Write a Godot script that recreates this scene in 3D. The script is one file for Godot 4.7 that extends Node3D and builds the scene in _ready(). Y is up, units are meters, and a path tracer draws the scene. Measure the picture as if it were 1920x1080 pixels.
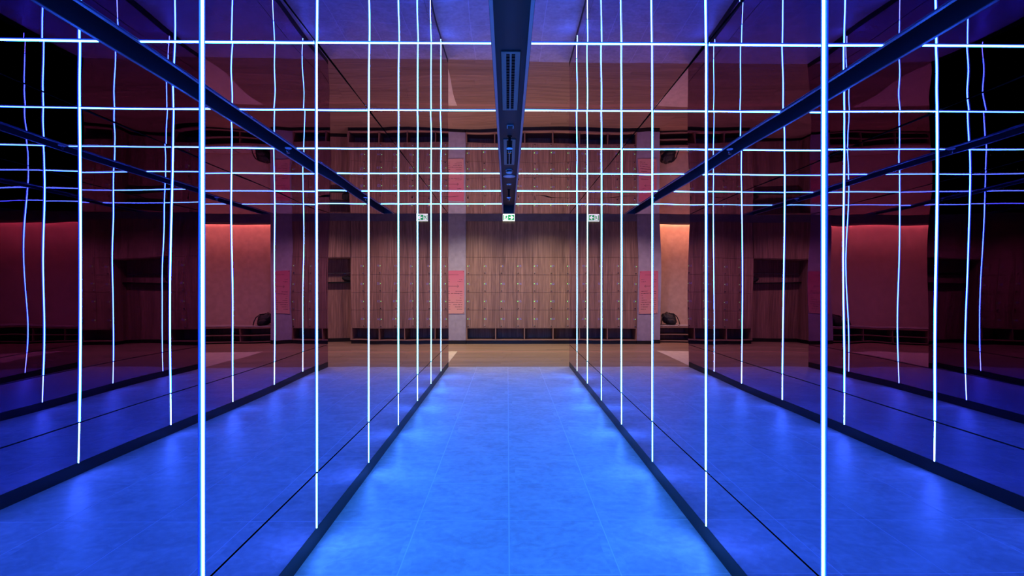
extends Node3D

# Depth d runs away from the camera (world z = -d). x to the right, y up, metres.
const XL := -1.14          # face of the mirror wall on the sign's side
const XR := 1.196          # face of the mirror wall on the coat niche's side
const D_FIRST := 1.803     # depth of the first light strip in view
const PITCH := 1.0725       # spacing of the light strips
const D_END := 9.29        # mirror corridor ends, lobby begins
const D_BEHIND := -1.45    # corridor's rear end, behind the camera
const CH_L := -0.095       # service channel in the ceiling
const CH_R := 0.14
const CH_UP := 0.15
const DB := 13.0           # front plane of lockers and pillar
const LOCK_W := 0.449
const LOCK_X := -1.114
const ROW_TOP := 2.347
const ROW_H := 0.476
const LOBBY_L := -5.6
const LOBBY_R := 5.6
const LOBBY_TOP := 3.62

var M := {}
var cache := {}
var taken := {}
var rng := RandomNumberGenerator.new()


func lin(r: float, g: float, b: float) -> Color:
	return Color(r, g, b).linear_to_srgb()


func _ready() -> void:
	rng.seed = 11
	# ---------- camera ----------
	var cam := Camera3D.new()
	cam.name = "camera"
	cam.fov = rad_to_deg(2.0 * atan(540.0 / 900.0))
	cam.near = 0.05
	cam.far = 100.0
	add_child(cam)
	cam.position = Vector3(0, 1.54, 0)
	cam.rotation = Vector3(-atan(1.5 / 900.0), -atan(8.5 / 900.0), 0)
	cam.current = true
	# ---------- environment ----------
	var env := Environment.new()
	env.background_mode = Environment.BG_COLOR
	env.background_color = Color(0, 0, 0)
	env.tonemap_mode = Environment.TONE_MAPPER_LINEAR
	env.tonemap_exposure = 1.0
	env.sdfgi_enabled = true
	env.ssao_enabled = true
	env.ssil_enabled = true
	var we := WorldEnvironment.new()
	we.name = "environment"
	we.environment = env
	add_child(we)
	materials()
	shell()
	light_strips()
	lobby_shell()
	lobby_lights()
	channel_items()
	locker_bank(LOCK_X, 7, 1, "wide wooden locker bank of seven columns between plaster pillar and coat niche")
	locker_bank(3.62, 4, 29, "narrower wooden locker bank of four columns beyond the open coat niche")
	coat_niche()
	sign_panel()
	alcove()


# ================= light strips =================
const LOBBY_ENERGY := 6.3
const STRIP_COLOR := [0.007, 0.15, 1.0]
const STRIP_RADIANCE := 174.0


func strip_light(parent: Node3D, length: float, wide: float, pos: Vector3, rot: Vector3, gain := 1.0, red := 0.007) -> void:
	var a := AreaLight3D.new()
	a.name = "strip_glow"
	a.area_size = Vector2(wide, length)
	a.area_normalize_energy = true
	a.light_color = lin(red, STRIP_COLOR[1], STRIP_COLOR[2])
	a.light_energy = STRIP_RADIANCE * gain * wide * length / PI
	a.area_range = 25.0
	a.area_attenuation = 2.0
	a.shadow_enabled = true
	parent.add_child(a, true)
	a.position = pos
	a.rotation = rot


func light_strips() -> void:
	var order := ["first", "second", "third", "fourth", "fifth", "sixth", "seventh", "eighth", "ninth"]
	for side: float in [-1.0, 1.0]:
		var x: float = XL if side < 0 else XR
		var wall := "pink sign's side" if side < 0 else "coat niche's side"
		for i in range(-2, 7):
			var d := D_FIRST + PITCH * i
			var nth: String = order[6 - i]
			var top := ceil_y(d)
			# upright strip: standing at the baseboard's top edge
			var t := thing("light_strip", "upright blue-white light strip, %s from the lobby, in mirror wall on %s" % [nth, wall], "light", Vector3(x, 0.1, -d), "upright light strips in the mirror walls")
			var turn := Vector3(0, PI / 2 * -side, 0)
			var hi := top - 0.44
			var up := part("diffuser", dome(0.0068, hi), M.led, Vector3(0, 0.34 + hi / 2, 0), t, turn)
			part("channel_profile", box_mesh(Vector3(0.011, hi, 0.012)), M.black, Vector3(0.0065 * side, 0.34 + hi / 2, 0), t)
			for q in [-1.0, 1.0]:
				part("halo_strip", box_mesh(Vector3(0.0016, hi, 0.0095)), M.led_halo, Vector3(-0.0008 * side, 0.34 + hi / 2, 0.0118 * q), t)  # added glowing edge imitating the blue halo around the strip
			var lo := part("lower_diffuser", dome(0.0042, 0.325), M.led, Vector3(0, 0.1645, 0), t, turn)
			part("channel_profile", box_mesh(Vector3(0.011, 0.325, 0.012)), M.black, Vector3(0.0065 * side, 0.1645, 0), t)
			strip_light(t, hi, 0.012, Vector3(-0.0075 * side, 0.34 + hi / 2, 0), Vector3(0, PI / 2 * side, 0))
			strip_light(t, 0.325, 0.008, Vector3(-0.005 * side, 0.1645, 0), Vector3(0, PI / 2 * side, 0), 4.0, 0.035)
			# ceiling strip from the wall to the channel
			var xa: float = XL + 0.012 if side < 0 else CH_R + 0.004
			var xb: float = CH_L - 0.004 if side < 0 else XR - 0.012
			var c := thing("ceiling_light_strip", "level blue-white ceiling light strip, %s from the lobby, half on %s" % [nth, wall], "light", Vector3((xa + xb) / 2, top, -d), "ceiling light strips in the mirror ceiling")
			var tilt := Basis(Vector3.RIGHT, ceil_slope())
			var m := part("diffuser", dome(0.0062, xb - xa), M.led, Vector3.ZERO, c)
			m.basis = tilt * Basis(Vector3.RIGHT, PI / 2) * Basis(Vector3.BACK, PI / 2)
			part("channel_profile", box_mesh(Vector3(xb - xa, 0.011, 0.012)), M.black, Vector3(0, 0.0065, 0), c)
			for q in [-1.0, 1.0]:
				part("halo_strip", box_mesh(Vector3(xb - xa, 0.0016, 0.0070)), M.led_halo, Vector3(0, -0.0008, 0.0100 * q), c)  # halo of the ceiling strip, put in as a glowing blue edge
			strip_light(c, xb - xa, 0.0115, Vector3(0, -0.0072, 0), Vector3.ZERO)
			var a: AreaLight3D = c.get_child(c.get_child_count() - 1)
			a.basis = tilt * Basis(Vector3.RIGHT, -PI / 2) * Basis(Vector3.BACK, PI / 2)


# ================= lobby lamps =================
func lobby_lights() -> void:
	var spots := [[-4.6, "far end of the bench alcove"], [-2.8, "pale floor inlay"], [-0.95, "floor before the pink sign"], [0.95, "middle of the wide locker bank"], [2.8, "open coat niche"], [4.6, "narrower locker bank"]]
	for s in spots:
		var t := thing("ceiling_downlight", "recessed warm ceiling downlight over the %s" % s[1], "light", Vector3(s[0], LOBBY_TOP, -11.65), "warm downlights of the lobby")
		part("trim_ring", lathe([Vector2(0.07, 0.0), Vector2(0.1, 0.0), Vector2(0.1, -0.008), Vector2(0.07, -0.012), Vector2(0.07, 0.0)], 24), M.white_plastic, Vector3.ZERO, t)
		part("lamp_lens", lathe([Vector2(0, -0.002), Vector2(0.069, -0.002), Vector2(0.069, -0.0005), Vector2(0, -0.0005)], 24), M.warm_panel, Vector3.ZERO, t)
		var a := SpotLight3D.new()
		a.name = "lamp_beam"
		a.light_color = lin(1.0, 0.85, 0.76)
		a.light_energy = LOBBY_ENERGY
		a.light_size = 0.06
		a.spot_range = 25.0
		a.spot_attenuation = 2.0
		a.spot_angle = 69.0
		a.spot_angle_attenuation = 1.0
		a.shadow_enabled = true
		t.add_child(a, true)
		a.position = Vector3(0, -0.075, 0)
		a.rotation = Vector3(-PI / 2, 0, 0)
	# warm cove line at the head of the alcove wall
	var n := 3.78
	var c := thing("cove_light", "warm orange cove light line along the head of the plaster alcove wall", "light", Vector3((LOBBY_L - 1.753) / 2, 3.41, -13.88))
	part("diffuser", box_mesh(Vector3(n, 0.03, 0.02)), M.warm_cove, Vector3(0, 0, 0), c)
	var b := AreaLight3D.new()
	b.name = "cove_glow"
	b.area_size = Vector2(n, 0.03)
	b.area_normalize_energy = true
	b.light_color = lin(1.0, 0.46, 0.22)
	b.light_energy = 1.6
	b.area_range = 25.0
	b.area_attenuation = 2.0
	b.shadow_enabled = true
	c.add_child(b, true)
	b.position = Vector3(0, -0.02, 0.03)
	b.rotation = Vector3(-PI / 2 * 0.8, 0, 0)
	# fill light added behind the alcove bulkhead to brighten the wall
	var ww := thing("alcove_fill", "added warm fill light hidden behind the alcove bulkhead", "light", Vector3((LOBBY_L - 1.753) / 2, 3.40, -13.43))
	part("housing", box_mesh(Vector3(n, 0.02, 0.05)), M.black, Vector3(0, 0.02, 0), ww)  # housing and lens of the added fill, not a known fitting
	part("lamp_lens", box_mesh(Vector3(n - 0.02, 0.004, 0.03)), M.warm_cove, Vector3(0, 0.009, 0), ww)
	var e := AreaLight3D.new()
	e.name = "fill_glow"
	e.area_size = Vector2(n - 0.02, 0.03)
	e.area_normalize_energy = true
	e.light_color = lin(1.0, 0.50, 0.27)
	e.light_energy = 6.8
	e.area_range = 25.0
	e.area_attenuation = 2.0
	e.shadow_enabled = true
	ww.add_child(e, true)
	e.position = Vector3(0, 0.003, 0)
	e.rotation = Vector3(-PI / 2 * 0.97, 0, 0)


# ================= helpers =================
func numbered(called: String) -> String:
	var n: int = taken.get(called, 0)
	taken[called] = n + 1
	return called if n == 0 else "%s_%03d" % [called, n]


func thing(called: String, label: String, category: String, at: Vector3, group := "") -> Node3D:
	var o := Node3D.new()
	o.name = numbered(called)
	add_child(o)
	o.position = at
	o.set_meta("label", label)
	o.set_meta("category", category)
	if group:
		o.set_meta("group", group)
	return o


func setting(called: String, label: String, category: String, at := Vector3.ZERO) -> Node3D:
	var o := Node3D.new()
	o.name = called
	add_child(o)
	o.position = at
	o.set_meta("kind", "structure")
	o.set_meta("label", label)
	o.set_meta("category", category)
	return o


func part(called: String, mesh: Mesh, mat: Material, at: Vector3, parent: Node3D, rot := Vector3.ZERO) -> MeshInstance3D:
	var o := MeshInstance3D.new()
	o.name = called
	o.mesh = mesh
	o.material_override = mat
	parent.add_child(o, true)
	o.position = at
	o.rotation = rot
	return o


func slab(called: String, label: String, category: String, lo: Vector3, hi: Vector3, mat: Material) -> MeshInstance3D:
	# a piece of the setting that is one box, corners given as (x, y, depth)
	var o := MeshInstance3D.new()
	o.name = called
	o.mesh = box_mesh(Vector3(hi.x - lo.x, hi.y - lo.y, hi.z - lo.z))
	o.material_override = mat
	add_child(o)
	o.position = Vector3((lo.x + hi.x) / 2, (lo.y + hi.y) / 2, -(lo.z + hi.z) / 2)
	o.set_meta("kind", "structure")
	o.set_meta("label", label)
	o.set_meta("category", category)
	return o


func block(called: String, lo: Vector3, hi: Vector3, mat: Material, parent: Node3D, bev := 0.0) -> MeshInstance3D:
	# a box part given by world corners (x, y, depth)
	var c := Vector3((lo.x + hi.x) / 2, (lo.y + hi.y) / 2, -(lo.z + hi.z) / 2)
	var top: Node3D = parent
	var off := Vector3.ZERO
	while top != self and top != null:
		off += top.position
		top = top.get_parent() as Node3D
	return part(called, box_mesh(Vector3(hi.x - lo.x, hi.y - lo.y, hi.z - lo.z), bev), mat, c - off, parent)


func ceil_slope() -> float:
	return -atan(0.006)   # the ceiling falls 6 mm a metre towards the lobby


func ceil_y(d: float) -> float:
	return 3.018 - 0.006 * d


func quad(st: SurfaceTool, a: Vector3, b: Vector3, c: Vector3, d: Vector3, n: Vector3, uv := []) -> void:
	var pts := [a, b, c, d]
	if (b - a).cross(c - a).dot(n) > 0:
		pts = [d, c, b, a]
		if uv:
			uv = [uv[3], uv[2], uv[1], uv[0]]
	for k in [0, 1, 2, 0, 2, 3]:
		st.set_normal(n)
		st.set_uv(uv[k] if uv else Vector2(pts[k].x + pts[k].z, pts[k].y))
		st.add_vertex(pts[k])


func box_mesh(size: Vector3, bev := 0.0) -> ArrayMesh:
	var key := "box %s %s" % [size, bev]
	if cache.has(key):
		return cache[key]
	var st := SurfaceTool.new()
	st.begin(Mesh.PRIMITIVE_TRIANGLES)
	var h := size / 2
	var e := minf(bev, minf(h.x, minf(h.y, h.z)) * 0.9)
	for ax in 3:
		var u := (ax + 1) % 3
		var v := (ax + 2) % 3
		for s in [-1.0, 1.0]:
			var n := Vector3.ZERO
			n[ax] = s
			var p := []
			for k in [[-1, -1], [1, -1], [1, 1], [-1, 1]]:
				var q := Vector3.ZERO
				q[ax] = h[ax] * s
				q[u] = (h[u] - e) * k[0]
				q[v] = (h[v] - e) * k[1]
				p.append(q)
			quad(st, p[0], p[1], p[2], p[3], n)
			if e > 0.0:
				for s2 in [-1.0, 1.0]:
					# bevel between +-ax and +-u
					var a := Vector3.ZERO
					a[ax] = h[ax] * s
					a[u] = (h[u] - e) * s2
					a[v] = -(h[v] - e)
					var b := a
					b[v] = h[v] - e
					var c := b
					c[ax] = (h[ax] - e) * s
					c[u] = h[u] * s2
					var d := c
					d[v] = -(h[v] - e)
					var m := Vector3.ZERO
					m[ax] = s
					m[u] = s2
					quad(st, a, b, c, d, m.normalized())
	if e > 0.0:
		for sx in [-1.0, 1.0]:
			for sy in [-1.0, 1.0]:
				for sz in [-1.0, 1.0]:
					var n := Vector3(sx, sy, sz).normalized()
					var a := Vector3(h.x * sx, (h.y - e) * sy, (h.z - e) * sz)
					var b := Vector3((h.x - e) * sx, h.y * sy, (h.z - e) * sz)
					var c := Vector3((h.x - e) * sx, (h.y - e) * sy, h.z * sz)
					var tri := [a, b, c] if (b - a).cross(c - a).dot(n) < 0 else [a, c, b]
					for p in tri:
						st.set_normal(n)
						st.set_uv(Vector2(p.x, p.y))
						st.add_vertex(p)
	cache[key] = st.commit()
	return cache[key]


func dome(r: float, length: float) -> ArrayMesh:
	# half-round bar along y, flat back at z = 0, bulging to +z
	var key := "dome %.4f %.3f" % [r, length]
	if cache.has(key):
		return cache[key]
	var st := SurfaceTool.new()
	st.begin(Mesh.PRIMITIVE_TRIANGLES)
	var n := 8
	var h := length / 2
	for k in n:
		var a := PI * k / n
		var b := PI * (k + 1) / n
		var pa := Vector3(cos(a) * r, 0, sin(a) * r)
		var pb := Vector3(cos(b) * r, 0, sin(b) * r)
		quad(st, pa - Vector3(0, h, 0), pb - Vector3(0, h, 0), pb + Vector3(0, h, 0), pa + Vector3(0, h, 0), (pa + pb).normalized())
		for s in [-1.0, 1.0]:
			quad(st, Vector3(0, h * s, 0), pa + Vector3(0, h * s, 0), pb + Vector3(0, h * s, 0), pb + Vector3(0, h * s, 0), Vector3(0, s, 0))
	quad(st, Vector3(-r, -h, 0), Vector3(r, -h, 0), Vector3(r, h, 0), Vector3(-r, h, 0), Vector3(0, 0, -1))
	cache[key] = st.commit()
	return cache[key]


func frame_mesh(w: float, h: float, band: float, thick: float) -> ArrayMesh:
	var st := SurfaceTool.new()
	st.begin(Mesh.PRIMITIVE_TRIANGLES)
	for s in [-1.0, 1.0]:
		st.append_from(box_mesh(Vector3(w, band, thick)), 0, Transform3D(Basis(), Vector3(0, (h - band) / 2 * s, 0)))
		st.append_from(box_mesh(Vector3(band, h - 2 * band, thick)), 0, Transform3D(Basis(), Vector3((w - band) / 2 * s, 0, 0)))
	return st.commit()


func lathe(profile: Array, seg := 24) -> ArrayMesh:
	# profile of Vector2(radius, y), turned about y
	var st := SurfaceTool.new()
	st.begin(Mesh.PRIMITIVE_TRIANGLES)
	for k in profile.size() - 1:
		var p: Vector2 = profile[k]
		var q: Vector2 = profile[k + 1]
		var t := q - p
		var nn := Vector2(t.y, -t.x).normalized()
		if nn.dot(p + q - Vector2(0, p.y + q.y)) < -0.0001 and absf(nn.x) > 0.01:
			nn = -nn
		for s in seg:
			var a := TAU * s / seg
			var b := TAU * (s + 1) / seg
			var u := Vector3(cos(a), 0, sin(a))
			var v := Vector3(cos(b), 0, sin(b))
			var n := ((u + v).normalized() * nn.x + Vector3.UP * nn.y).normalized()
			quad(st, u * p.x + Vector3.UP * p.y, v * p.x + Vector3.UP * p.y, v * q.x + Vector3.UP * q.y, u * q.x + Vector3.UP * q.y, n)
	return st.commit()


func tube(points: Array, r: float, seg := 8) -> ArrayMesh:
	var st := SurfaceTool.new()
	st.begin(Mesh.PRIMITIVE_TRIANGLES)
	st.set_smooth_group(-1)
	var rings := []
	var side := Vector3.ZERO
	for k in points.size():
		var t: Vector3 = (points[min(k + 1, points.size() - 1)] - points[max(k - 1, 0)]).normalized()
		if side == Vector3.ZERO:
			side = t.cross(Vector3(0.3, 0.2, 0.93)).normalized()
		side = (side - t * side.dot(t)).normalized()
		var up := t.cross(side)
		var ring := []
		for s in seg:
			var a := TAU * s / seg
			ring.append(points[k] + (side * cos(a) + up * sin(a)) * r)
		rings.append(ring)
	for k in rings.size() - 1:
		for s in seg:
			var a: Vector3 = rings[k][s]
			var b: Vector3 = rings[k][(s + 1) % seg]
			var c: Vector3 = rings[k + 1][(s + 1) % seg]
			var d: Vector3 = rings[k + 1][s]
			var mid: Vector3 = (points[k] + points[k + 1]) / 2
			quad(st, a, b, c, d, ((a + b + c + d) / 4 - mid).normalized())
	for e in [0, rings.size() - 1]:
		var n: Vector3 = (points[0] - points[1]).normalized() if e == 0 else (points[-1] - points[-2]).normalized()
		for s in range(1, seg - 1):
			quad(st, rings[e][0], rings[e][s], rings[e][s + 1], rings[e][s + 1], n)
	return st.commit()


func wavy_panel(w: float, h: float, thick: float, slope: float, bow: Vector2, tilt: Vector2) -> ArrayMesh:
	# glass sheet in the xy plane, face towards +z, with the gentle unevenness of real mirror sheets
	var waves := []
	for k in 4:
		var dir := rng.randf() * PI
		var kk := TAU / rng.randf_range(0.55, 1.6)
		waves.append([cos(dir) * kk, sin(dir) * kk, rng.randf() * TAU, slope / kk * rng.randf_range(0.4, 1.0)])
	var nx := maxi(8, int(w / 0.08))
	var ny := maxi(8, int(h / 0.08))
	var st := SurfaceTool.new()
	st.begin(Mesh.PRIMITIVE_TRIANGLES)
	var pos := []
	for j in ny + 1:
		for i in nx + 1:
			var x := (float(i) / nx - 0.5) * w
			var y := (float(j) / ny - 0.5) * h
			var z := 0.0
			var gx: float = tilt.x - 2.0 * bow.x * x
			var gy: float = tilt.y - 2.0 * bow.y * y
			z += tilt.x * x + tilt.y * y - bow.x * x * x - bow.y * y * y
			for q in waves:
				var a: float = q[0] * x + q[1] * y + q[2]
				z += q[3] * sin(a)
				gx += q[3] * q[0] * cos(a)
				gy += q[3] * q[1] * cos(a)
			st.set_normal(Vector3(-gx, -gy, 1).normalized())
			st.set_uv(Vector2(x, y))
			var p := Vector3(x, y, z)
			pos.append(p)
			st.add_vertex(p)
	for j in ny:
		for i in nx:
			var a := j * (nx + 1) + i
			var b := a + 1
			var c := a + nx + 2
			var d := a + nx + 1
			for k in [a, c, b, a, d, c]:
				st.add_index(k)
	# edges and back
	var base := pos.size()
	var count := [0]
	var put := func(p0: Vector3, p1: Vector3, p2: Vector3, p3: Vector3, n: Vector3) -> void:
		for p in [p0, p1, p2, p3]:
			st.set_normal(n)
			st.set_uv(Vector2(p.x, p.y))
			st.add_vertex(p)
		var o: int = base + count[0]
		for k in [0, 1, 2, 0, 2, 3]:
			st.add_index(o + k)
		count[0] += 4
	var x0 := -w / 2
	var x1 := w / 2
	var y0 := -h / 2
	var y1 := h / 2
	var f := -0.0012
	put.call(Vector3(x0, y0, f), Vector3(x1, y0, f), Vector3(x1, y0, -thick), Vector3(x0, y0, -thick), Vector3.DOWN)
	put.call(Vector3(x0, y1, f), Vector3(x1, y1, f), Vector3(x1, y1, -thick), Vector3(x0, y1, -thick), Vector3.UP)
	put.call(Vector3(x0, y0, f), Vector3(x0, y1, f), Vector3(x0, y1, -thick), Vector3(x0, y0, -thick), Vector3.LEFT)
	put.call(Vector3(x1, y0, f), Vector3(x1, y1, f), Vector3(x1, y1, -thick), Vector3(x1, y0, -thick), Vector3.RIGHT)
	put.call(Vector3(x0, y0, -thick), Vector3(x1, y0, -thick), Vector3(x1, y1, -thick), Vector3(x0, y1, -thick), Vector3.FORWARD)
	return st.commit()


# ================= materials =================
func mat(called: String, color: Color, rough: float, metal := 0.0, spec := 0.5) -> StandardMaterial3D:
	var m := StandardMaterial3D.new()
	m.resource_name = called
	m.albedo_color = color
	m.roughness = rough
	m.metallic = metal
	m.metallic_specular = spec
	return m


func glow(called: String, r: float, g: float, b: float) -> StandardMaterial3D:
	var m := mat(called, Color(0.8, 0.85, 0.9), 0.4)
	var top := maxf(r, maxf(g, b))
	m.emission_enabled = true
	m.emission = lin(r / top, g / top, b / top)
	m.emission_energy_multiplier = top
	return m


func noise_image(w: int, h: int, f: Callable) -> ImageTexture:
	var im := Image.create(w, h, false, Image.FORMAT_RGB8)
	for y in h:
		for x in w:
			im.set_pixel(x, y, f.call(x, y))
	return ImageTexture.create_from_image(im)


func wood_texture(dark: Color, light: Color, sd: int) -> ImageTexture:
	# grain runs along y; a texture is one metre
	var n := FastNoiseLite.new()
	n.seed = sd
	n.noise_type = FastNoiseLite.TYPE_SIMPLEX
	n.fractal_type = FastNoiseLite.FRACTAL_NONE
	n.frequency = 1.0
	var size := 512
	return noise_image(size, size, func(x: int, y: int) -> Color:
		var ang := TAU * x / size
		var cx := cos(ang)
		var cy := sin(ang)
		var yy := TAU * y / size
		var warp := n.get_noise_3d(cx * 0.9, cy * 0.9, cos(yy) * 0.35) * 0.25
		var broad := n.get_noise_3d(cx * 2.6 + warp, cy * 2.6, sin(yy) * 0.3)
		var mid := n.get_noise_3d(cx * 9.0 + warp * 2.0, cy * 9.0, cos(yy) * 0.55 + 7.0)
		var fine := n.get_noise_3d(cx * 34.0, cy * 34.0, sin(yy) * 2.2 + 3.0)
		var t := clampf(0.5 + broad * 0.22 + mid * 0.30 + fine * 0.26, 0.0, 1.0)
		return dark.lerp(light, t))


func materials() -> void:
	M.black = mat("black metal", Color(0.05, 0.05, 0.055), 0.45)
	M.black_matte = mat("black paint", Color(0.09, 0.09, 0.1), 0.6)
	M.channel = mat("channel paint", Color(0.15, 0.15, 0.18), 0.55)
	M.lip = mat("anodised trim", Color(0.5, 0.5, 0.54), 0.35, 0.6)
	M.lip_dark = mat("grille frame", Color(0.56, 0.53, 0.50), 0.5)
	M.mirror = mat("bronze mirror", lin(0.505, 0.315, 0.53), 0.0, 1.0)
	M.led = glow("strip diffuser", 2.2, 10.0, 15.0)
	M.led_halo = glow("strip halo glow", 0.01, 0.13, 1.3)  # blue bloom beside the strips, drawn as a glowing surface
	M.led_halo.albedo_color = Color(0.1, 0.2, 0.6)
	M.warm_panel = glow("warm panel", 4.0, 2.6, 1.6)
	M.warm_cove = glow("warm cove", 1.3, 0.5, 0.16)
	M.grout = mat("grout", Color(0.74, 0.74, 0.75), 0.9)
	# stone tiles
	var n := FastNoiseLite.new()
	n.seed = 4
	n.noise_type = FastNoiseLite.TYPE_SIMPLEX_SMOOTH
	n.fractal_type = FastNoiseLite.FRACTAL_FBM
	n.fractal_octaves = 5
	n.frequency = 1.0
	var fine := FastNoiseLite.new()
	fine.seed = 9
	fine.frequency = 0.35
	var tile_tex := noise_image(1024, 1024, func(x: int, y: int) -> Color:
		var u := x / 1024.0
		var v := y / 1024.0
		var w := n.get_noise_2d(u * 3.0 + 9.0, v * 5.0)
		var cloud := n.get_noise_2d(u * 4.5 + w * 0.7, v * 9.0 + w)
		var vein := 1.0 - absf(n.get_noise_2d(u * 3.2 + w * 0.5 + 20.0, v * 4.4)) * 14.0
		var speck := fine.get_noise_2d(x, y)
		var t := 0.62 + cloud * 0.07 + n.get_noise_2d(u * 26.0, v * 26.0) * 0.045 + speck * 0.03 + maxf(vein, 0.0) * 0.03
		return Color(t, t * 0.99, t * 0.975))
	M.tile = mat("stone tile", Color(1, 1, 1), 0.45, 0.0, 0.35)
	M.tile.albedo_texture = tile_tex
	# timber
	var wood := wood_texture(Color(0.40, 0.29, 0.24), Color(0.68, 0.52, 0.43), 21)
	M.wood = mat("walnut laminate", Color(1, 1, 1), 0.5, 0.0, 0.4)
	M.wood.albedo_texture = wood
	M.wood.uv1_triplanar = true
	M.wood.uv1_world_triplanar = true
	M.wood.uv1_scale = Vector3(0.62, 0.3, 0.62)
	M.wood_edge = mat("laminate edge", Color(0.56, 0.42, 0.34), 0.5)
	M.planks = []
	var floor_tex := wood_texture(Color(0.42, 0.33, 0.26), Color(0.62, 0.51, 0.40), 33)
	for k in 4:
		var t := [1.0, 0.93, 0.97, 0.9][k] as float
		var m := mat("floor plank", Color(t, t, t), 0.45, 0.0, 0.45)
		m.albedo_texture = floor_tex
		m.uv1_offset = Vector3(0.27 * k, 0.1 * k, 0)
		M.planks.append(m)
	# plaster
	var pn := FastNoiseLite.new()
	pn.seed = 5
	pn.fractal_octaves = 5
	pn.frequency = 0.012
	var plaster_tex := noise_image(512, 512, func(x: int, y: int) -> Color:
		var t := 0.95 + pn.get_noise_2d(x, y) * 0.07
		return Color(t, t, t))
	M.plaster = mat("grey plaster", Color(0.66, 0.61, 0.64), 0.85, 0.0, 0.3)
	M.plaster_dark = mat("dark plaster", Color(0.47, 0.43, 0.47), 0.85, 0.0, 0.3)
	M.plaster_warm = mat("sand plaster", Color(0.78, 0.68, 0.58), 0.85, 0.0, 0.3)
	M.plaster_light = mat("pale plaster", Color(0.84, 0.81, 0.79), 0.9, 0.0, 0.3)
	M.inlay = mat("pale floor inlay", Color(0.76, 0.69, 0.59), 0.6, 0.0, 0.4)
	for k in ["plaster", "plaster_light", "plaster_dark", "plaster_warm", "inlay"]:
		var m: StandardMaterial3D = M[k]
		m.albedo_texture = plaster_tex
		m.uv1_triplanar = true
		m.uv1_world_triplanar = true
		m.uv1_scale = Vector3(0.7, 0.7, 0.7)
	M.chrome = mat("steel", Color(0.75, 0.76, 0.78), 0.22, 1.0)
	M.white_plastic = mat("white plastic", Color(0.82, 0.82, 0.82), 0.4)
	M.number = mat("pale number print", Color(0.55, 0.57, 0.84), 0.5)
	M.green_led = glow("green status", 0.35, 2.2, 0.25)
	M.amber_led = glow("amber status", 2.0, 1.1, 0.15)
	M.fabric = mat("grey cushion cloth", Color(0.55, 0.52, 0.50), 0.95, 0.0, 0.2)
	M.bag = mat("black nylon", Color(0.045, 0.045, 0.055), 0.7)
	M.bag_strap = mat("dark webbing", Color(0.07, 0.07, 0.08), 0.8)
	M.orange = mat("orange cord", Color(0.9, 0.42, 0.08), 0.6)
	M.exit_white = glow("lit white face", 1.1, 1.15, 1.05)
	M.exit_green = glow("lit green face", 0.01, 0.42, 0.13)
	M.exit_green.albedo_color = Color(0.02, 0.4, 0.15)
	M.ink = mat("dark ink", Color(0.16, 0.08, 0.12), 0.7)


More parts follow.
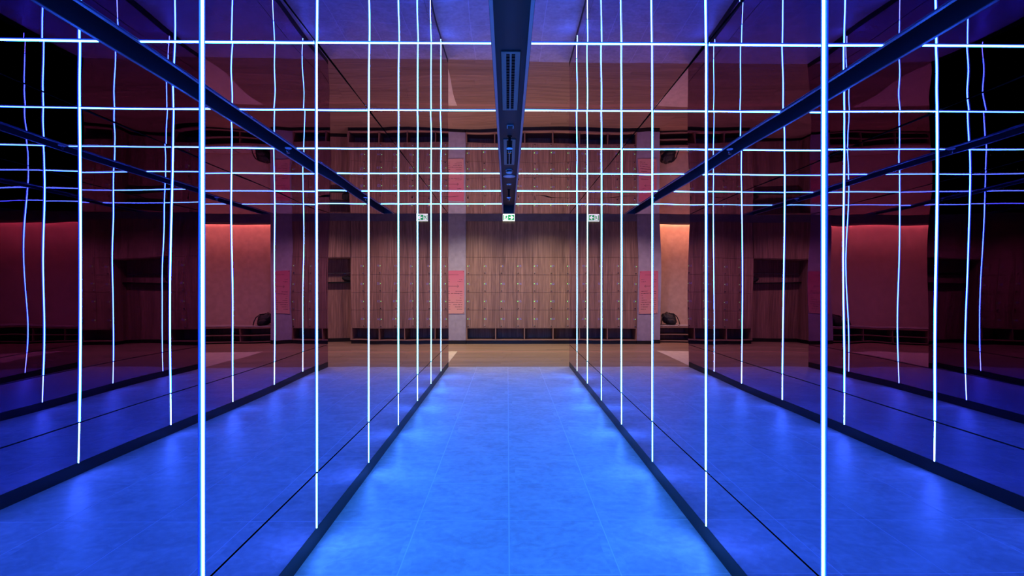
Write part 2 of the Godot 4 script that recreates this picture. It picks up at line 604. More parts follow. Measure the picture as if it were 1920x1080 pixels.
# ================= corridor =================
func shell() -> void:
	# floor of stone tiles on a grout bed
	var f := setting("floor", "pale stone tile floor of the mirror corridor", "floor", Vector3(0, 0, 0))
	block("grout_bed", Vector3(XL - 0.1, -0.12, D_BEHIND), Vector3(XR + 0.1, -0.0008, D_END), M.grout, f)
	var cols := [[XL - 0.01, -0.59], [-0.59, 0.01], [0.01, 0.61], [0.61, XR + 0.01]]
	var row := 0
	var d1 := 3.169 + 0.6 * 10 + 0.6
	var gap := 0.0026
	while d1 - 0.6 > D_BEHIND:
		var da := maxf(d1 - 0.6, D_BEHIND)
		var db := minf(d1, D_END)
		for k in 4:
			var a: float = cols[k][0] + gap
			var b: float = cols[k][1] - gap
			var variant := (row * 7 + k * 3 + row / 3) % 6
			var key := "tile %.4f %.4f %d" % [b - a, db - da, variant]
			if not cache.has(key):
				cache[key] = tile_mesh(b - a, db - da - 2 * gap, variant)
			part("tile", cache[key], M.tile, Vector3((a + b) / 2, -0.006, -(da + db) / 2), f)
		d1 -= 0.6
		row += 1
	# mirror walls
	for side: float in [-1.0, 1.0]:
		var x: float = XL if side < 0 else XR
		var called := "wall_left" if side < 0 else "wall_right"
		var w := setting(called, "bronze mirror wall with tall panes over a low row, on the %s" % ("pink sign's side" if side < 0 else "coat niche's side"), "wall", Vector3(x, 0, 0))
		var xi := x + 0.012 * side
		var xo := x + 0.12 * side
		block("backing", Vector3(minf(xi, xo), 0, D_BEHIND), Vector3(maxf(xi, xo), 3.2, D_END), M.black, w)
		var bb := slab("baseboard_left" if side < 0 else "baseboard_right", "black satin baseboard under the mirror wall on the %s" % ("pink sign's side" if side < 0 else "coat niche's side"), "baseboard", Vector3(minf(x, xi), 0, D_BEHIND), Vector3(maxf(x, xi), 0.1, D_END), M.black)
		var edges := [D_BEHIND]
		for i in range(-2, 7):
			edges.append(D_FIRST + PITCH * i)
		edges.append(D_END)
		for k in edges.size() - 1:
			var a: float = edges[k] + (0.007 if k > 0 else 0.0)
			var b: float = edges[k + 1] - (0.007 if k < edges.size() - 2 else 0.0)
			var top := ceil_y(b) - 0.004
			var wide := b - a
			var turn := Vector3(0, -PI / 2 * side, 0)
			var tall := top - 0.435
			var tilt := Vector2(rng.randfn(0, 0.0011), rng.randfn(0, 0.0008))
			part("mirror_pane", wavy_panel(wide, tall, 0.010, 0.0016, Vector2(0.0006, 0.0), tilt), M.mirror, Vector3(0, 0.435 + tall / 2, -(a + b) / 2), w, turn)
			part("low_mirror_pane", wavy_panel(wide, 0.322, 0.010, 0.0007, Vector2.ZERO, tilt * 0.7), M.mirror, Vector3(0, 0.103 + 0.161, -(a + b) / 2), w, turn)
	# mirror ceiling on both sides of the service channel
	var c := setting("ceiling", "bronze mirror ceiling panes on both sides of a dark service channel", "ceiling")
	var edges := [D_BEHIND]
	for i in range(-2, 7):
		edges.append(D_FIRST + PITCH * i)
	edges.append(D_END)
	for side: float in [-1.0, 1.0]:
		var xa: float = XL + 0.003 if side < 0 else CH_R + 0.002
		var xb: float = CH_L - 0.002 if side < 0 else XR - 0.003
		for k in edges.size() - 1:
			var a: float = edges[k] + (0.007 if k > 0 else 0.0)
			var b: float = edges[k + 1] - (0.007 if k < edges.size() - 2 else 0.0)
			var mid := (a + b) / 2
			var tilt := Vector2(rng.randfn(0, 0.0012), rng.randfn(0, 0.0008))
			var o := part("ceiling_mirror_pane", wavy_panel(xb - xa, b - a, 0.010, 0.0024, Vector2(0.0022, 0.0015), tilt), M.mirror, Vector3((xa + xb) / 2, ceil_y(mid), -mid), c)
			o.basis = Basis(Vector3.RIGHT, ceil_slope()) * Basis(Vector3.RIGHT, PI / 2)
		var bo := part("backing", box_mesh(Vector3(xb - xa, 0.1, D_END - D_BEHIND)), M.black, Vector3((xa + xb) / 2, ceil_y((D_BEHIND + D_END) / 2) + 0.062, -(D_BEHIND + D_END) / 2), c)
		bo.basis = Basis(Vector3.RIGHT, ceil_slope())
	# service channel: soffit, cheeks, lips
	var md := (D_BEHIND + D_END) / 2
	var ln := D_END - D_BEHIND
	var tilt := Basis(Vector3.RIGHT, ceil_slope())
	var pieces := [
		["channel_soffit", Vector3(CH_R - CH_L, 0.03, ln), Vector3((CH_L + CH_R) / 2, CH_UP + 0.015, 0), M.channel],
		["channel_cheek", Vector3(0.012, CH_UP - 0.002, ln), Vector3(CH_L + 0.006, CH_UP / 2 + 0.001, 0), M.channel],
		["channel_cheek", Vector3(0.012, CH_UP - 0.002, ln), Vector3(CH_R - 0.006, CH_UP / 2 + 0.001, 0), M.channel],
		["channel_end_plate", Vector3(CH_R - CH_L - 0.026, CH_UP - 0.002, 0.01), Vector3((CH_L + CH_R) / 2, CH_UP / 2, -ln / 2 + 0.006), M.channel],
		["channel_lip", Vector3(0.020, 0.006, ln), Vector3(CH_L + 0.010, -0.003, 0), M.lip],
		["channel_lip", Vector3(0.020, 0.006, ln), Vector3(CH_R - 0.010, -0.003, 0), M.lip],
	]
	for p in pieces:
		var o := part(p[0], box_mesh(p[1]), p[3], Vector3(0, ceil_y(md), -md) + tilt * p[2], c)
		o.basis = tilt
	slab("wall_rear", "plain dark wall closing the corridor's rear end", "wall", Vector3(XL - 0.12, 0, D_BEHIND - 0.1), Vector3(XR + 0.12, 3.2, D_BEHIND), M.plaster_dark)


func tile_mesh(w: float, l: float, variant: int) -> ArrayMesh:
	var st := SurfaceTool.new()
	st.begin(Mesh.PRIMITIVE_TRIANGLES)
	var h := 0.006
	var e := 0.0012
	var o := Vector2(0.13 + 0.37 * (variant % 3), 0.11 + 0.29 * (variant / 3))
	var flip := -1.0 if variant % 2 else 1.0
	var uvf := func(p: Vector3) -> Vector2: return o + Vector2(p.x * flip, p.z) / 1.9
	var a := Vector3(-w / 2 + e, h, -l / 2 + e)
	var b := Vector3(w / 2 - e, h, -l / 2 + e)
	var c := Vector3(w / 2 - e, h, l / 2 - e)
	var d := Vector3(-w / 2 + e, h, l / 2 - e)
	quad(st, a, b, c, d, Vector3.UP, [uvf.call(a), uvf.call(b), uvf.call(c), uvf.call(d)])
	var lo := [Vector3(-w / 2, 0, -l / 2), Vector3(w / 2, 0, -l / 2), Vector3(w / 2, 0, l / 2), Vector3(-w / 2, 0, l / 2)]
	var up := [a, b, c, d]
	for k in 4:
		var j := (k + 1) % 4
		var p0: Vector3 = up[k]
		var p1: Vector3 = up[j]
		var p2: Vector3 = lo[j]
		var p3: Vector3 = lo[k]
		var n := (p0 + p1)
		n.y = 0
		quad(st, p0, p1, p2, p3, (n.normalized() + Vector3.UP * 0.5).normalized(), [uvf.call(p0), uvf.call(p1), uvf.call(p2), uvf.call(p3)])
	return st.commit()


# ================= lobby shell =================
func lobby_shell() -> void:
	var dn := 13.95
	# plank floor, boards running across the view
	var f := setting("floor_lobby", "brown timber plank floor of the locker lobby", "floor")
	block("subfloor", Vector3(LOBBY_L, -0.12, D_END), Vector3(LOBBY_R, -0.006, dn), M.black_matte, f)
	var wide := 0.19
	var row := 0
	var d := D_END
	var inlay_d := 11.54
	var inlay_x := -1.2
	while d < 13.9:
		var d2 := minf(d + wide, 13.95)
		var x := LOBBY_L if d >= inlay_d - 0.01 else inlay_x
		var first := true
		while x < LOBBY_R - 0.01:
			var x2 := minf(x + (rng.randf_range(0.5, 1.4) if first else 1.5), LOBBY_R)
			if LOBBY_R - x2 < 0.3:
				x2 = LOBBY_R
			first = false
			var key := "plank %.3f %.3f" % [snappedf(x2 - x, 0.001), d2 - d]
			if not cache.has(key):
				cache[key] = plank_mesh(x2 - x - 0.001, d2 - d - 0.001)
			part("plank", cache[key], M.planks[rng.randi() % 4], Vector3((x + x2) / 2, -0.006, -(d + d2) / 2), f)
			x = x2
		d = d2
		row += 1
		if d < inlay_d and d + wide > inlay_d + 0.02:
			d2 = inlay_d
			block("plank_strip", Vector3(inlay_x, -0.006, d), Vector3(LOBBY_R, 0.0, inlay_d), M.wood_edge, f)
			d = inlay_d
	slab("floor_inlay", "pale beige flush floor field in front of the bench alcove", "floor", Vector3(LOBBY_L, -0.006, D_END), Vector3(inlay_x - 0.001, 0.0005, inlay_d - 0.001), M.inlay)
	# enclosing walls
	slab("wall_front_lobby", "plaster lobby wall beside the corridor mouth on the sign's side", "wall", Vector3(LOBBY_L, 0, D_END - 0.12), Vector3(XL - 0.12, LOBBY_TOP, D_END), M.plaster)
	slab("wall_front_niche", "plaster lobby wall beside the corridor mouth on the niche's side", "wall", Vector3(XR + 0.12, 0, D_END - 0.12), Vector3(LOBBY_R, LOBBY_TOP, D_END), M.plaster)
	slab("wall_over_mouth", "plaster wall above the corridor mouth facing the lockers", "wall", Vector3(XL - 0.12, 3.2, D_END - 0.12), Vector3(XR + 0.12, LOBBY_TOP, D_END), M.plaster)
	slab("wall_side_lobby", "lobby side wall at the bench alcove's end", "wall", Vector3(LOBBY_L - 0.1, 0, D_END - 0.12), Vector3(LOBBY_L, LOBBY_TOP, 14.1), M.plaster)
	slab("wall_side_niche", "lobby side wall beside the narrower locker bank", "wall", Vector3(LOBBY_R, 0, D_END - 0.12), Vector3(LOBBY_R + 0.1, LOBBY_TOP, 14.1), M.plaster)
	slab("ceiling_lobby", "pale plaster ceiling of the locker lobby", "ceiling", Vector3(LOBBY_L, LOBBY_TOP + 0.001, D_END - 0.12), Vector3(LOBBY_R, LOBBY_TOP + 0.1, 14.1), M.plaster_light)
	slab("wall_back", "rear wall behind lockers and coat niche", "wall", Vector3(-1.753, 0, dn), Vector3(LOBBY_R, LOBBY_TOP, 14.1), M.plaster_dark)
	slab("wall_alcove", "sand coloured plaster alcove wall behind the long bench", "wall", Vector3(LOBBY_L, 0, 13.9), Vector3(-1.753, LOBBY_TOP, 14.1), M.plaster_warm)
	var p := setting("wall_pillar", "grey plaster pillar carrying the pink sign", "wall", Vector3(-1.4335, 0, -DB))
	block("shaft", Vector3(-1.753, 0.1, DB), Vector3(LOCK_X - 0.012, LOBBY_TOP, 13.95), M.plaster, p)
	block("plinth", Vector3(-1.753, 0, DB + 0.004), Vector3(LOCK_X - 0.012, 0.1, 13.95), M.black, p)
	slab("trim_1", "dark plaster bulkhead band above the lockers and coat niche", "bulkhead", Vector3(LOCK_X - 0.011, 3.324, DB - 0.01), Vector3(LOBBY_R, LOBBY_TOP, 13.9), M.plaster_dark)
	slab("trim_2", "dark plaster bulkhead band above the bench alcove", "bulkhead", Vector3(LOBBY_L, 3.30, DB), Vector3(-1.754, LOBBY_TOP, 13.4), M.plaster_dark)
	slab("ceiling_alcove", "plaster soffit inside the bench alcove", "ceiling", Vector3(LOBBY_L, 3.435, 13.4), Vector3(-1.754, LOBBY_TOP, 13.9), M.plaster_warm)


func plank_mesh(w: float, l: float) -> ArrayMesh:
	var st := SurfaceTool.new()
	st.begin(Mesh.PRIMITIVE_TRIANGLES)
	var h := 0.006
	var e := 0.001
	var up := [Vector3(-w / 2 + e, h, -l / 2 + e), Vector3(w / 2 - e, h, -l / 2 + e), Vector3(w / 2 - e, h, l / 2 - e), Vector3(-w / 2 + e, h, l / 2 - e)]
	var lo := [Vector3(-w / 2, 0, -l / 2), Vector3(w / 2, 0, -l / 2), Vector3(w / 2, 0, l / 2), Vector3(-w / 2, 0, l / 2)]
	var o := rng.randf()
	var uvf := func(p: Vector3) -> Vector2: return Vector2(p.z * 0.9 + o, p.x * 0.35 + o * 3.0)
	quad(st, up[0], up[1], up[2], up[3], Vector3.UP, [uvf.call(up[0]), uvf.call(up[1]), uvf.call(up[2]), uvf.call(up[3])])
	for k in 4:
		var j := (k + 1) % 4
		var n: Vector3 = up[k] + up[j]
		n.y = 0
		quad(st, up[k], up[j], lo[j], lo[k], (n.normalized() + Vector3.UP * 0.5).normalized(), [uvf.call(up[k]), uvf.call(up[j]), uvf.call(lo[j]), uvf.call(lo[k])])
	return st.commit()


# ================= ceiling channel =================
func soffit(d: float) -> float:
	return ceil_y(d) + CH_UP


func channel_items() -> void:
	var cx := 0.0225
	# two linear air grilles
	for g in [[3.264, 4.323, "farther from the lobby"], [5.16, 6.2, "closer to the lobby"]]:
		var mid: float = (g[0] + g[1]) / 2
		var ln: float = g[1] - g[0]
		var t := thing("air_grille", "grey twin-slot air grille in ceiling channel, %s" % g[2], "grille", Vector3(cx, soffit(mid), -mid), "air grilles in the ceiling channel")
		t.basis = Basis(Vector3.RIGHT, ceil_slope())
		var wide := 0.132
		var y := -0.006
		for s in [-1.0, 0.0, 1.0]:
			part("frame_bar", box_mesh(Vector3(0.035 if s else 0.014, 0.01, ln), 0.001), M.lip_dark, Vector3(s * (wide / 2 - 0.0175), y, 0), t)
		for s in [-1.0, 1.0]:
			part("frame_end", box_mesh(Vector3(wide - 0.070, 0.009, 0.03), 0.001), M.lip_dark, Vector3(0, y, s * (ln / 2 - 0.015)), t)
		part("duct", box_mesh(Vector3(wide - 0.01, 0.002, ln - 0.02)), M.black, Vector3(0, -0.0012, 0), t)
		var n := 22
		for k in n:
			for s in [-1.0, 1.0]:
				part("louvre", box_mesh(Vector3(0.023, 0.006, 0.004)), M.black_matte, Vector3(s * 0.019, -0.006, -ln / 2 + 0.045 + (ln - 0.09) * k / (n - 1)), t)
	# small sensor box
	var sb := thing("sensor_box", "small rectangular sensor box with pale rim in the ceiling channel", "sensor", Vector3(cx + 0.005, soffit(4.76), -4.76))
	part("body", box_mesh(Vector3(0.05, 0.022, 0.07), 0.003), M.black_matte, Vector3(0, -0.011, 0), sb)
	part("rim", frame_mesh(0.066, 0.086, 0.007, 0.012), M.white_plastic, Vector3(0, -0.008, 0), sb, Vector3(PI / 2, 0, 0))
	# two dropped sprinklers
	for s in [[5.08, "between the two air grilles"], [7.78, "close to the lit exit sign"]]:
		var d: float = s[0]
		var t := thing("sprinkler", "black dropped sprinkler with steel deflector in the ceiling channel, %s" % s[1], "sprinkler", Vector3(cx, soffit(d), -d), "sprinklers in the ceiling channel")
		part("flange", lathe([Vector2(0, 0.0), Vector2(0.026, 0.0), Vector2(0.026, -0.012), Vector2(0, -0.012)], 16), M.black, Vector3.ZERO, t)
		part("drop_pipe", lathe([Vector2(0, -0.01), Vector2(0.0145, -0.01), Vector2(0.0145, -0.125), Vector2(0, -0.125)], 16), M.black, Vector3.ZERO, t)
		part("collar", lathe([Vector2(0, -0.122), Vector2(0.034, -0.128), Vector2(0.034, -0.134), Vector2(0.016, -0.142), Vector2(0, -0.142)], 20), M.white_plastic, Vector3.ZERO, t)
		part("bulb", lathe([Vector2(0, -0.14), Vector2(0.007, -0.145), Vector2(0.007, -0.172), Vector2(0, -0.176)], 10), M.chrome, Vector3.ZERO, t)
		for q in [-1.0, 1.0]:
			part("frame_arm", tube([Vector3(0.012 * q, -0.14, 0), Vector3(0.016 * q, -0.158, 0), Vector3(0.004 * q, -0.18, 0)], 0.0025, 6), M.chrome, Vector3.ZERO, t)
		part("deflector", lathe([Vector2(0, -0.178), Vector2(0.017, -0.179), Vector2(0.018, -0.183), Vector2(0, -0.184)], 16), M.chrome, Vector3.ZERO, t)
	# smoke detector
	var sd := thing("smoke_detector", "small white puck smoke detector in the ceiling channel", "detector", Vector3(cx, soffit(6.5), -6.5))
	part("base", lathe([Vector2(0, 0.0), Vector2(0.052, 0.0), Vector2(0.052, -0.014), Vector2(0, -0.014)]), M.white_plastic, Vector3.ZERO, sd)
	part("vent_ring", lathe([Vector2(0.034, -0.014), Vector2(0.034, -0.03)]), M.black_matte, Vector3.ZERO, sd)
	part("cap", lathe([Vector2(0, -0.029), Vector2(0.044, -0.029), Vector2(0.046, -0.036), Vector2(0.034, -0.046), Vector2(0, -0.048)]), M.white_plastic, Vector3.ZERO, sd)
	# flat round speaker
	var sp := thing("ceiling_speaker", "flat round white ceiling speaker disc in the ceiling channel", "speaker", Vector3(cx + 0.003, soffit(6.85), -6.85))
	part("grille_plate", lathe([Vector2(0, -0.012), Vector2(0.078, -0.010), Vector2(0.082, -0.005)], 32), M.white_plastic, Vector3.ZERO, sp)
	part("rim", lathe([Vector2(0.080, 0.0), Vector2(0.088, 0.0), Vector2(0.088, -0.008), Vector2(0.080, -0.008)], 32), M.white_plastic, Vector3.ZERO, sp)
	# small round indicator
	var ds := thing("ceiling_indicator", "small round pale indicator disc in the ceiling channel behind the speaker", "indicator", Vector3(cx, soffit(7.37), -7.37))
	part("disc", lathe([Vector2(0, -0.012), Vector2(0.034, -0.011), Vector2(0.04, -0.004), Vector2(0.04, 0.0)], 24), M.white_plastic, Vector3.ZERO, ds)
	part("lens", lathe([Vector2(0, -0.02), Vector2(0.008, -0.018), Vector2(0.011, -0.011)], 12), M.chrome, Vector3.ZERO, ds)
	exit_sign()


func exit_sign() -> void:
	var w := 0.33
	var h := 0.20
	var d := DB - 0.01 - 0.016
	var top := 3.522
	var t := thing("exit_sign", "lit green and white exit sign with running figure and arrow on the bulkhead", "sign", Vector3(0.036, top - h / 2, -d))
	part("housing", box_mesh(Vector3(w, h, 0.03), 0.003), M.white_plastic, Vector3.ZERO, t)
	part("face", box_mesh(Vector3(w - 0.006, h - 0.006, 0.002)), M.exit_white, Vector3(0, 0, 0.0162), t)
	# green fields and pictograms, coordinates in the sign's own unit frame
	var z := 0.0175
	var poly := func(called: String, pts: Array, m: Material, lift: float) -> void:
		var pp := PackedVector2Array()
		for p in pts:
			pp.append(Vector2((p[0] - 0.5) * w, (0.5 - p[1]) * h))
		part(called, flat_poly(pp, 0.0008), m, Vector3(0, 0, z + lift), t)
	poly.call("green_strip", [[0.05, 0.16], [0.12, 0.16], [0.12, 0.88], [0.05, 0.88]], M.exit_green, 0.0)
	poly.call("green_field", [[0.44, 0.14], [0.94, 0.14], [0.94, 0.86], [0.44, 0.86]], M.exit_green, 0.0)
	poly.call("arrow", [[0.52, 0.43], [0.70, 0.43], [0.63, 0.22], [0.73, 0.22], [0.91, 0.5], [0.73, 0.78], [0.63, 0.78], [0.70, 0.57], [0.52, 0.57]], M.exit_white, 0.0009)
	# running figure
	var head := []
	for k in 10:
		head.append([0.325 + cos(TAU * k / 10) * 0.028, 0.21 + sin(TAU * k / 10) * 0.05])
	poly.call("figure_head", head, M.exit_green, 0.0)
	poly.call("figure_body", [[0.25, 0.30], [0.34, 0.28], [0.36, 0.34], [0.42, 0.42], [0.41, 0.46], [0.34, 0.42], [0.32, 0.52], [0.37, 0.62], [0.385, 0.86], [0.35, 0.86], [0.335, 0.67], [0.27, 0.58], [0.23, 0.68], [0.15, 0.69], [0.15, 0.63], [0.20, 0.62], [0.24, 0.50], [0.26, 0.38], [0.21, 0.44], [0.19, 0.41]], M.exit_green, 0.0)
	poly.call("doorway_line", [[0.13, 0.86], [0.34, 0.86], [0.34, 0.89], [0.13, 0.89]], M.exit_green, 0.0)
	var a := AreaLight3D.new()
	a.name = "sign_glow"
	a.area_size = Vector2(w, 0.03)
	a.area_normalize_energy = true
	a.light_color = lin(0.55, 1.0, 0.65)
	a.light_energy = 0.006
	a.area_range = 20.0
	a.area_attenuation = 2.0
	a.shadow_enabled = true
	t.add_child(a, true)
	a.position = Vector3(0, -h / 2 - 0.003, 0)
	a.rotation = Vector3(-PI / 2, 0, 0)


func flat_poly(pts: PackedVector2Array, thick: float) -> ArrayMesh:
	var st := SurfaceTool.new()
	st.begin(Mesh.PRIMITIVE_TRIANGLES)
	var idx := Geometry2D.triangulate_polygon(pts)
	for k in range(0, idx.size(), 3):
		var a := Vector3(pts[idx[k]].x, pts[idx[k]].y, thick)
		var b := Vector3(pts[idx[k + 1]].x, pts[idx[k + 1]].y, thick)
		var c := Vector3(pts[idx[k + 2]].x, pts[idx[k + 2]].y, thick)
		quad(st, a, b, c, c, Vector3(0, 0, 1))
	for k in pts.size():
		var p := pts[k]
		var q := pts[(k + 1) % pts.size()]
		var e := q - p
		quad(st, Vector3(p.x, p.y, 0), Vector3(q.x, q.y, 0), Vector3(q.x, q.y, thick), Vector3(p.x, p.y, thick), Vector3(e.y, -e.x, 0).normalized())
	return st.commit()


# ================= lockers =================
func number_mesh(n: int) -> Mesh:
	var t := TextMesh.new()
	var f := SystemFont.new()
	f.font_names = PackedStringArray(["Droid Sans"])
	t.font = f
	t.text = str(n)
	t.font_size = 24
	t.pixel_size = 0.0031
	t.depth = 0.0015
	t.curve_step = 2.0
	t.horizontal_alignment = HORIZONTAL_ALIGNMENT_LEFT
	return t


func locker_bank(x0: float, cols: int, first: int, label: String) -> void:
	var wide := cols * LOCK_W
	var x1 := x0 + wide
	var t := thing("locker_bank", label, "lockers", Vector3((x0 + x1) / 2, 0, -DB), "")
	var bottom := ROW_TOP - 4 * ROW_H      # 0.443
	var face := DB - 0.02
	block("carcass", Vector3(x0 + 0.001, bottom, DB), Vector3(x1 - 0.001, ROW_TOP, 13.6), M.wood, t)
	block("top_panel", Vector3(x0 + 0.002, ROW_TOP + 0.003, face), Vector3(x1 - 0.002, 3.322, DB + 0.02), M.wood, t, 0.001)
	block("plinth", Vector3(x0, 0.0, DB + 0.005), Vector3(x1, 0.098, 13.6), M.black, t)
	# open shoe cubbies below
	block("cubby_floor", Vector3(x0, 0.099, face), Vector3(x1, 0.124, 13.5), M.wood_edge, t, 0.001)
	block("cubby_back", Vector3(x0 + 0.02, 0.124, 13.5), Vector3(x1 - 0.02, bottom - 0.002, 13.52), M.wood, t)
	block("cubby_rail", Vector3(x0, bottom - 0.014, face), Vector3(x1, bottom - 0.001, DB + 0.3), M.wood_edge, t, 0.001)
	var n := int(round(wide / 0.786))
	for k in n + 1:
		var x := x0 + (wide - 0.026) * k / n
		block("cubby_divider", Vector3(x, 0.125, face + 0.002), Vector3(x + 0.026, bottom - 0.015, 13.5), M.wood_edge, t, 0.001)
	block("side_panel", Vector3(x1 - 0.0005, 0.099, face), Vector3(x1 + 0.012, ROW_TOP, 13.5), M.wood, t)
	block("side_panel", Vector3(x0 - 0.011, 0.099, face + 0.03), Vector3(x0, ROW_TOP, 13.5), M.wood, t)
	for c in cols:
		for r in 4:
			var num := first + c * 4 + r
			var a := x0 + c * LOCK_W + 0.0035
			var b := a + LOCK_W - 0.007
			var hi := ROW_TOP - r * ROW_H - 0.0035
			var lo := hi - ROW_H + 0.007
			var jut := rng.randf_range(0.0, 0.0015)
			var door := block("locker_door", Vector3(a, lo, face - jut), Vector3(b, hi, DB - 0.002), M.wood, t, 0.0012)
			var hw := (b - a) / 2
			var fz := (DB - 0.002 - (face - jut)) / 2
			part("status_light", lathe([Vector2(0, 0.004), Vector2(0.009, 0.003), Vector2(0.011, 0.0)], 10), M.amber_led if num == 9 else M.green_led, Vector3(-hw + 0.042, 0.0, fz), door, Vector3(PI / 2, 0, 0))
			part("number", number_mesh(num), M.number, Vector3(-hw + 0.060, 0.0, fz + 0.0006), door)
			var lock := part("lock_knob", lathe([Vector2(0.0, 0.024), Vector2(0.009, 0.022), Vector2(0.0145, 0.015), Vector2(0.0145, 0.006), Vector2(0.017, 0.005), Vector2(0.017, 0.0)], 14), M.chrome, Vector3(-hw + 0.052, -0.187, fz), door, Vector3(PI / 2, 0, 0))
			lock.set_meta("label", "round steel lock knob")


func coat_niche() -> void:
	var x0 := LOCK_X + 7 * LOCK_W + 0.013
	var x1 := 3.62 - 0.012
	var t := setting("wall_niche", "timber lined open coat niche between the two locker banks", "wall", Vector3((x0 + x1) / 2, 0, -DB))
	var back := 13.55
	block("over_panel", Vector3(x0 + 0.001, ROW_TOP + 0.003, DB - 0.02), Vector3(x1 - 0.001, 3.322, DB + 0.02), M.wood, t, 0.001)
	block("niche_top", Vector3(x0, ROW_TOP - 0.02, DB), Vector3(x1, ROW_TOP, back), M.wood, t)
	block("back_panel", Vector3(x0, 0.1, back), Vector3(x1, ROW_TOP - 0.021, back + 0.03), M.wood, t)
	block("niche_side", Vector3(x0, 0.1, DB + 0.01), Vector3(x0 + 0.018, ROW_TOP - 0.021, back), M.wood, t)
	block("niche_side", Vector3(x1 - 0.018, 0.1, DB + 0.01), Vector3(x1, ROW_TOP - 0.021, back), M.wood, t)
	block("plinth", Vector3(x0, 0, back - 0.02), Vector3(x1, 0.1, back + 0.03), M.black, t)
	var sh := thing("coat_shelf", "dark flat shelf across the open coat niche", "shelf", Vector3((x0 + x1) / 2, 1.655, -(back - 0.16)))
	block("board", Vector3(x0 + 0.019, 1.655, back - 0.16), Vector3(x1 - 0.019, 1.69, back - 0.001), M.black_matte, sh, 0.002)
	block("front_edge", Vector3(x0 + 0.019, 1.65, back - 0.168), Vector3(x1 - 0.019, 1.692, back - 0.16), M.black, sh, 0.002)
	var hr := thing("hook_rail", "steel hook rail with seven hooks in the open coat niche", "hooks", Vector3((x0 + x1) / 2, 1.925, -back))
	block("rail", Vector3(x0 + 0.05, 1.925, back - 0.02), Vector3(x1 - 0.05, 1.95, back - 0.001), M.chrome, hr, 0.003)
	for k in 7:
		var x := (x1 - x0 - 0.28) * (k / 6.0 - 0.5)
		var hook := tube([Vector3(0, 0, 0), Vector3(0, 0.002, 0.03), Vector3(0, -0.012, 0.05), Vector3(0, -0.012, 0.062), Vector3(0, 0.004, 0.07)], 0.005, 8)
		part("hook", hook, M.chrome, Vector3(x, 0.01, 0.02), hr)
	# small bag on the niche shelf
	var b := thing("small_bag", "small black bag on the coat niche shelf", "bag", Vector3(2.28, 1.693, -13.46))
	part("body", lump(Vector3(0.15, 0.15, 0.07), 3), M.bag, Vector3.ZERO, b)
	part("handle", tube(arc(Vector3(-0.06, 0.12, 0.02), Vector3(0.06, 0.13, 0.02), 0.05, 10), 0.008, 6), M.bag_strap, Vector3.ZERO, b)


func arc(a: Vector3, b: Vector3, rise: float, n: int) -> Array:
	var out := []
	for k in n + 1:
		var t := float(k) / n
		out.append(a.lerp(b, t) + Vector3.UP * sin(PI * t) * rise)
	return out


func lump(s: Vector3, sd: int) -> ArrayMesh:
	# soft bag body: rounded, flat underneath, sagging unevenly; s = half width, height, half depth
	var nz := FastNoiseLite.new()
	nz.seed = sd
	nz.frequency = 1.3
	var nu := 36
	var nv := 18
	var st := SurfaceTool.new()
	st.begin(Mesh.PRIMITIVE_TRIANGLES)
	st.set_smooth_group(0)
	var pt := func(i: int, j: int) -> Vector3:
		var a := TAU * (i % nu) / nu
		var p := PI * j / nv
		var q := Vector3(cos(a) * sin(p), cos(p), sin(a) * sin(p))
		var e := Vector3(signf(q.x) * pow(absf(q.x), 0.75), signf(q.y) * pow(absf(q.y), 0.8), signf(q.z) * pow(absf(q.z), 0.8))
		var k := 1.0 + nz.get_noise_3dv(q * 2.0) * 0.16
		var y := (e.y * 0.5 + 0.5) * s.y * k
		var lean := 0.28 * s.x * e.y
		return Vector3(e.x * s.x * k + lean, maxf(y, 0.0), e.z * s.z * k)
	for j in nv:
		for i in nu:
			var a: Vector3 = pt.call(i, j)
			var b: Vector3 = pt.call(i + 1, j)
			var c: Vector3 = pt.call(i + 1, j + 1)
			var d: Vector3 = pt.call(i, j + 1)
			for p in [a, b, c, a, c, d]:
				st.set_uv(Vector2(p.x, p.y))
				st.add_vertex(p)
	st.index()
	st.generate_normals()
	return st.commit()


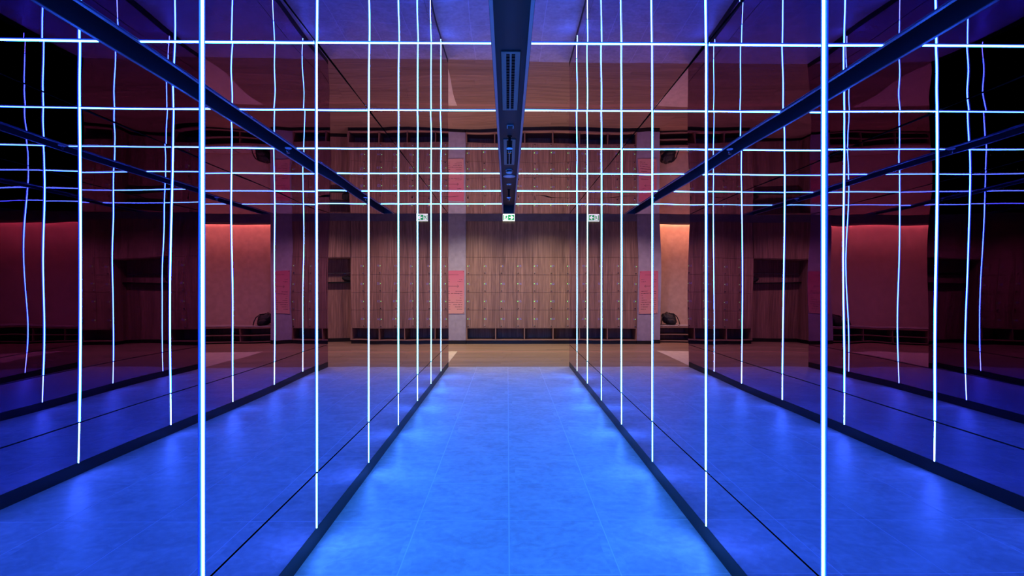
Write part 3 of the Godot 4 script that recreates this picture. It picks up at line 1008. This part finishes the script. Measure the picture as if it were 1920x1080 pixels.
# ================= sign =================
func sign_panel() -> void:
	var w := 0.5
	var h := 1.163
	var t := thing("wall_sign", "tall pink to peach directory sign with dark arrow on the plaster pillar", "sign", Vector3(-1.42, 1.4065, -(DB - 0.006)))
	var im := Image.create(8, 256, false, Image.FORMAT_RGB8)
	for y in 256:
		var k := y / 255.0
		var c := Color(0.76, 0.38, 0.45).lerp(Color(0.82, 0.59, 0.53), k)
		for x in 8:
			im.set_pixel(x, y, c)
	var m := mat("printed panel", Color(1, 1, 1), 0.4)
	m.albedo_texture = ImageTexture.create_from_image(im)
	m.texture_repeat = false
	var st := SurfaceTool.new()
	st.begin(Mesh.PRIMITIVE_TRIANGLES)
	var a := Vector3(-w / 2, -h / 2, 0.006)
	var b := Vector3(w / 2, -h / 2, 0.006)
	var c := Vector3(w / 2, h / 2, 0.006)
	var d := Vector3(-w / 2, h / 2, 0.006)
	quad(st, a, b, c, d, Vector3(0, 0, 1), [Vector2(0, 1), Vector2(1, 1), Vector2(1, 0), Vector2(0, 0)])
	for e in [[a, b, Vector3.DOWN, 1.0], [b, c, Vector3.RIGHT, 0.5], [c, d, Vector3.UP, 0.0], [d, a, Vector3.LEFT, 0.5]]:
		var back := Vector3(0, 0, -0.012)
		var v := Vector2(0.5, e[3])
		quad(st, e[0], e[1], e[1] + back, e[0] + back, e[2], [v, v, v, v])
	part("panel", st.commit(), m, Vector3.ZERO, t)
	for s in [[-1, -1], [1, -1], [-1, 1], [1, 1]]:
		part("fixing", lathe([Vector2(0, 0.004), Vector2(0.006, 0.003), Vector2(0.007, 0.0)], 10), M.ink, Vector3(s[0] * (w / 2 - 0.025), s[1] * (h / 2 - 0.025), 0.006), t, Vector3(PI / 2, 0, 0))
	# print: (left, right) in fractions of the width, height in fractions from the top
	var z := 0.0064
	var bar := func(called: String, l: float, r: float, at: float, thick: float) -> void:
		part(called, box_mesh(Vector3((r - l) * w, thick, 0.0008)), M.ink, Vector3(((l + r) / 2 - 0.5) * w, (0.5 - at) * h, z), t)
	bar.call("rule", 0.12, 0.70, 0.094, 0.006)
	bar.call("arrow_shaft", 0.12, 0.70, 0.36, 0.007)
	for s in [-1.0, 1.0]:
		part("arrow_barb", box_mesh(Vector3(0.055, 0.007, 0.0008)), M.ink, Vector3(0.2 * w - 0.019, (0.5 - 0.36) * h + s * 0.019, z), t, Vector3(0, 0, -s * PI / 4))
	# lines of small print, set in words: ragged right column flush right, short column flush left
	var lines := [[0.205, 0.16, 0.13], [0.256, 0.26, 0.12], [0.481, 0.38, 0.12], [0.531, 0.62, 0.12], [0.582, 0.10, 0.0], [0.635, 0.15, 0.10], [0.686, 0.34, 0.15], [0.738, 0.50, 0.30], [0.790, 0.48, 0.16], [0.842, 0.40, 0.14], [0.893, 0.29, 0.15]]
	for l in lines:
		word_line(t, 0.9 - l[1], 0.9, l[0], w, h, z)
		if l[2] > 0.0:
			word_line(t, 0.1, 0.1 + l[2], l[0], w, h, z)


func word_line(t: Node3D, l: float, r: float, at: float, w: float, h: float, z: float) -> void:
	# one line of fine print, too small in the photograph to read: strokes of uneven height
	var st := SurfaceTool.new()
	st.begin(Mesh.PRIMITIVE_TRIANGLES)
	var x := l
	while x < r - 0.004:
		var k := minf(rng.randf_range(0.010, 0.022), r - x)
		if rng.randf() > 0.13:
			var tall := rng.randf_range(0.009, 0.017)
			st.append_from(box_mesh(Vector3(k * w * 0.72, tall, 0.0008)), 0, Transform3D(Basis(), Vector3((x + k / 2 - 0.5) * w, (0.5 - at) * h + rng.randf_range(-0.003, 0.003), z)))
		x += k
	var o := part("print_line", st.commit(), M.ink, Vector3.ZERO, t)


# ================= bench alcove =================
func alcove() -> void:
	var x0 := LOBBY_L + 0.01
	var x1 := -1.757
	var front := 13.22
	var back := 13.89
	var t := thing("bench", "long built-in timber bench with two tiers of open compartments in alcove", "bench", Vector3((x0 + x1) / 2, 0, -front))
	block("seat_board", Vector3(x0, 0.405, front), Vector3(x1, 0.44, back), M.wood_edge, t, 0.002)
	block("middle_shelf", Vector3(x0, 0.21, front + 0.01), Vector3(x1, 0.232, back), M.wood_edge, t, 0.001)
	block("bottom_board", Vector3(x0, 0.035, front + 0.01), Vector3(x1, 0.055, back), M.wood_edge, t, 0.001)
	block("plinth", Vector3(x0, 0, front + 0.06), Vector3(x1, 0.035, back), M.black, t)
	block("back_panel", Vector3(x0, 0.056, back - 0.2), Vector3(x1, 0.404, back - 0.18), M.wood, t)
	var n := 4
	for k in n + 1:
		var x := x0 + (x1 - x0 - 0.022) * k / n
		block("divider", Vector3(x, 0.056, front + 0.008), Vector3(x + 0.022, 0.209, back - 0.2), M.wood_edge, t, 0.001)
		block("divider", Vector3(x, 0.233, front + 0.008), Vector3(x + 0.022, 0.404, back - 0.2), M.wood_edge, t, 0.001)
	var names := ["first", "second", "third", "fourth", "fifth", "sixth"]
	for k in 6:
		var xa := -1.80 - 0.60 * k
		var c := thing("seat_cushion", "thin grey seat cushion on the long bench, %s from the pillar" % names[k], "cushion", Vector3(xa - 0.29, 0.44, -13.5), "seat cushions on the bench")
		part("pad", box_mesh(Vector3(0.57, 0.032, 0.5), 0.012), M.fabric, Vector3(0, 0.016, 0), c)
		part("piping", frame_mesh(0.574, 0.504, 0.008, 0.008), M.fabric, Vector3(0, 0.016, 0), c, Vector3(PI / 2, 0, 0))
	# backpack slumped on the first cushion, against the pillar's side
	var b := thing("backpack", "black backpack slumped on the bench cushion beside the plaster pillar", "backpack", Vector3(-2.17, 0.472, -13.5))
	part("body", lump(Vector3(0.21, 0.33, 0.17), 8), M.bag, Vector3.ZERO, b)
	part("front_pocket", lump(Vector3(0.13, 0.18, 0.07), 5), M.bag, Vector3(-0.02, 0.0, 0.145), b)
	part("shoulder_strap", tube([Vector3(0.02, 0.32, 0.05), Vector3(-0.10, 0.31, 0.12), Vector3(-0.19, 0.23, 0.16), Vector3(-0.25, 0.12, 0.15), Vector3(-0.29, 0.015, 0.12)], 0.014, 8), M.bag_strap, Vector3.ZERO, b)
	part("shoulder_strap", tube([Vector3(0.16, 0.28, 0.08), Vector3(0.25, 0.20, 0.12), Vector3(0.27, 0.10, 0.15), Vector3(0.29, 0.012, 0.17)], 0.014, 8), M.bag_strap, Vector3.ZERO, b)
	part("grab_handle", tube(arc(Vector3(0.02, 0.31, 0.0), Vector3(0.12, 0.32, 0.0), 0.04, 8), 0.009, 6), M.bag_strap, Vector3.ZERO, b)
	var o := thing("orange_sliver", "thin orange lanyard upright on the pillar's flank behind the backpack", "sliver", Vector3(-1.775, 0.48, -13.3))
	part("sliver_tube", tube([Vector3(0, 0.0, 0), Vector3(-0.006, 0.15, 0.002), Vector3(0.0, 0.3, 0), Vector3(-0.01, 0.46, 0.0)], 0.009, 8), M.orange, Vector3.ZERO, o)  # thin upright orange tube, with a small orange block on top
	part("sliver_cap", box_mesh(Vector3(0.03, 0.05, 0.02), 0.004), M.orange, Vector3(0.002, 0.49, 0), o)
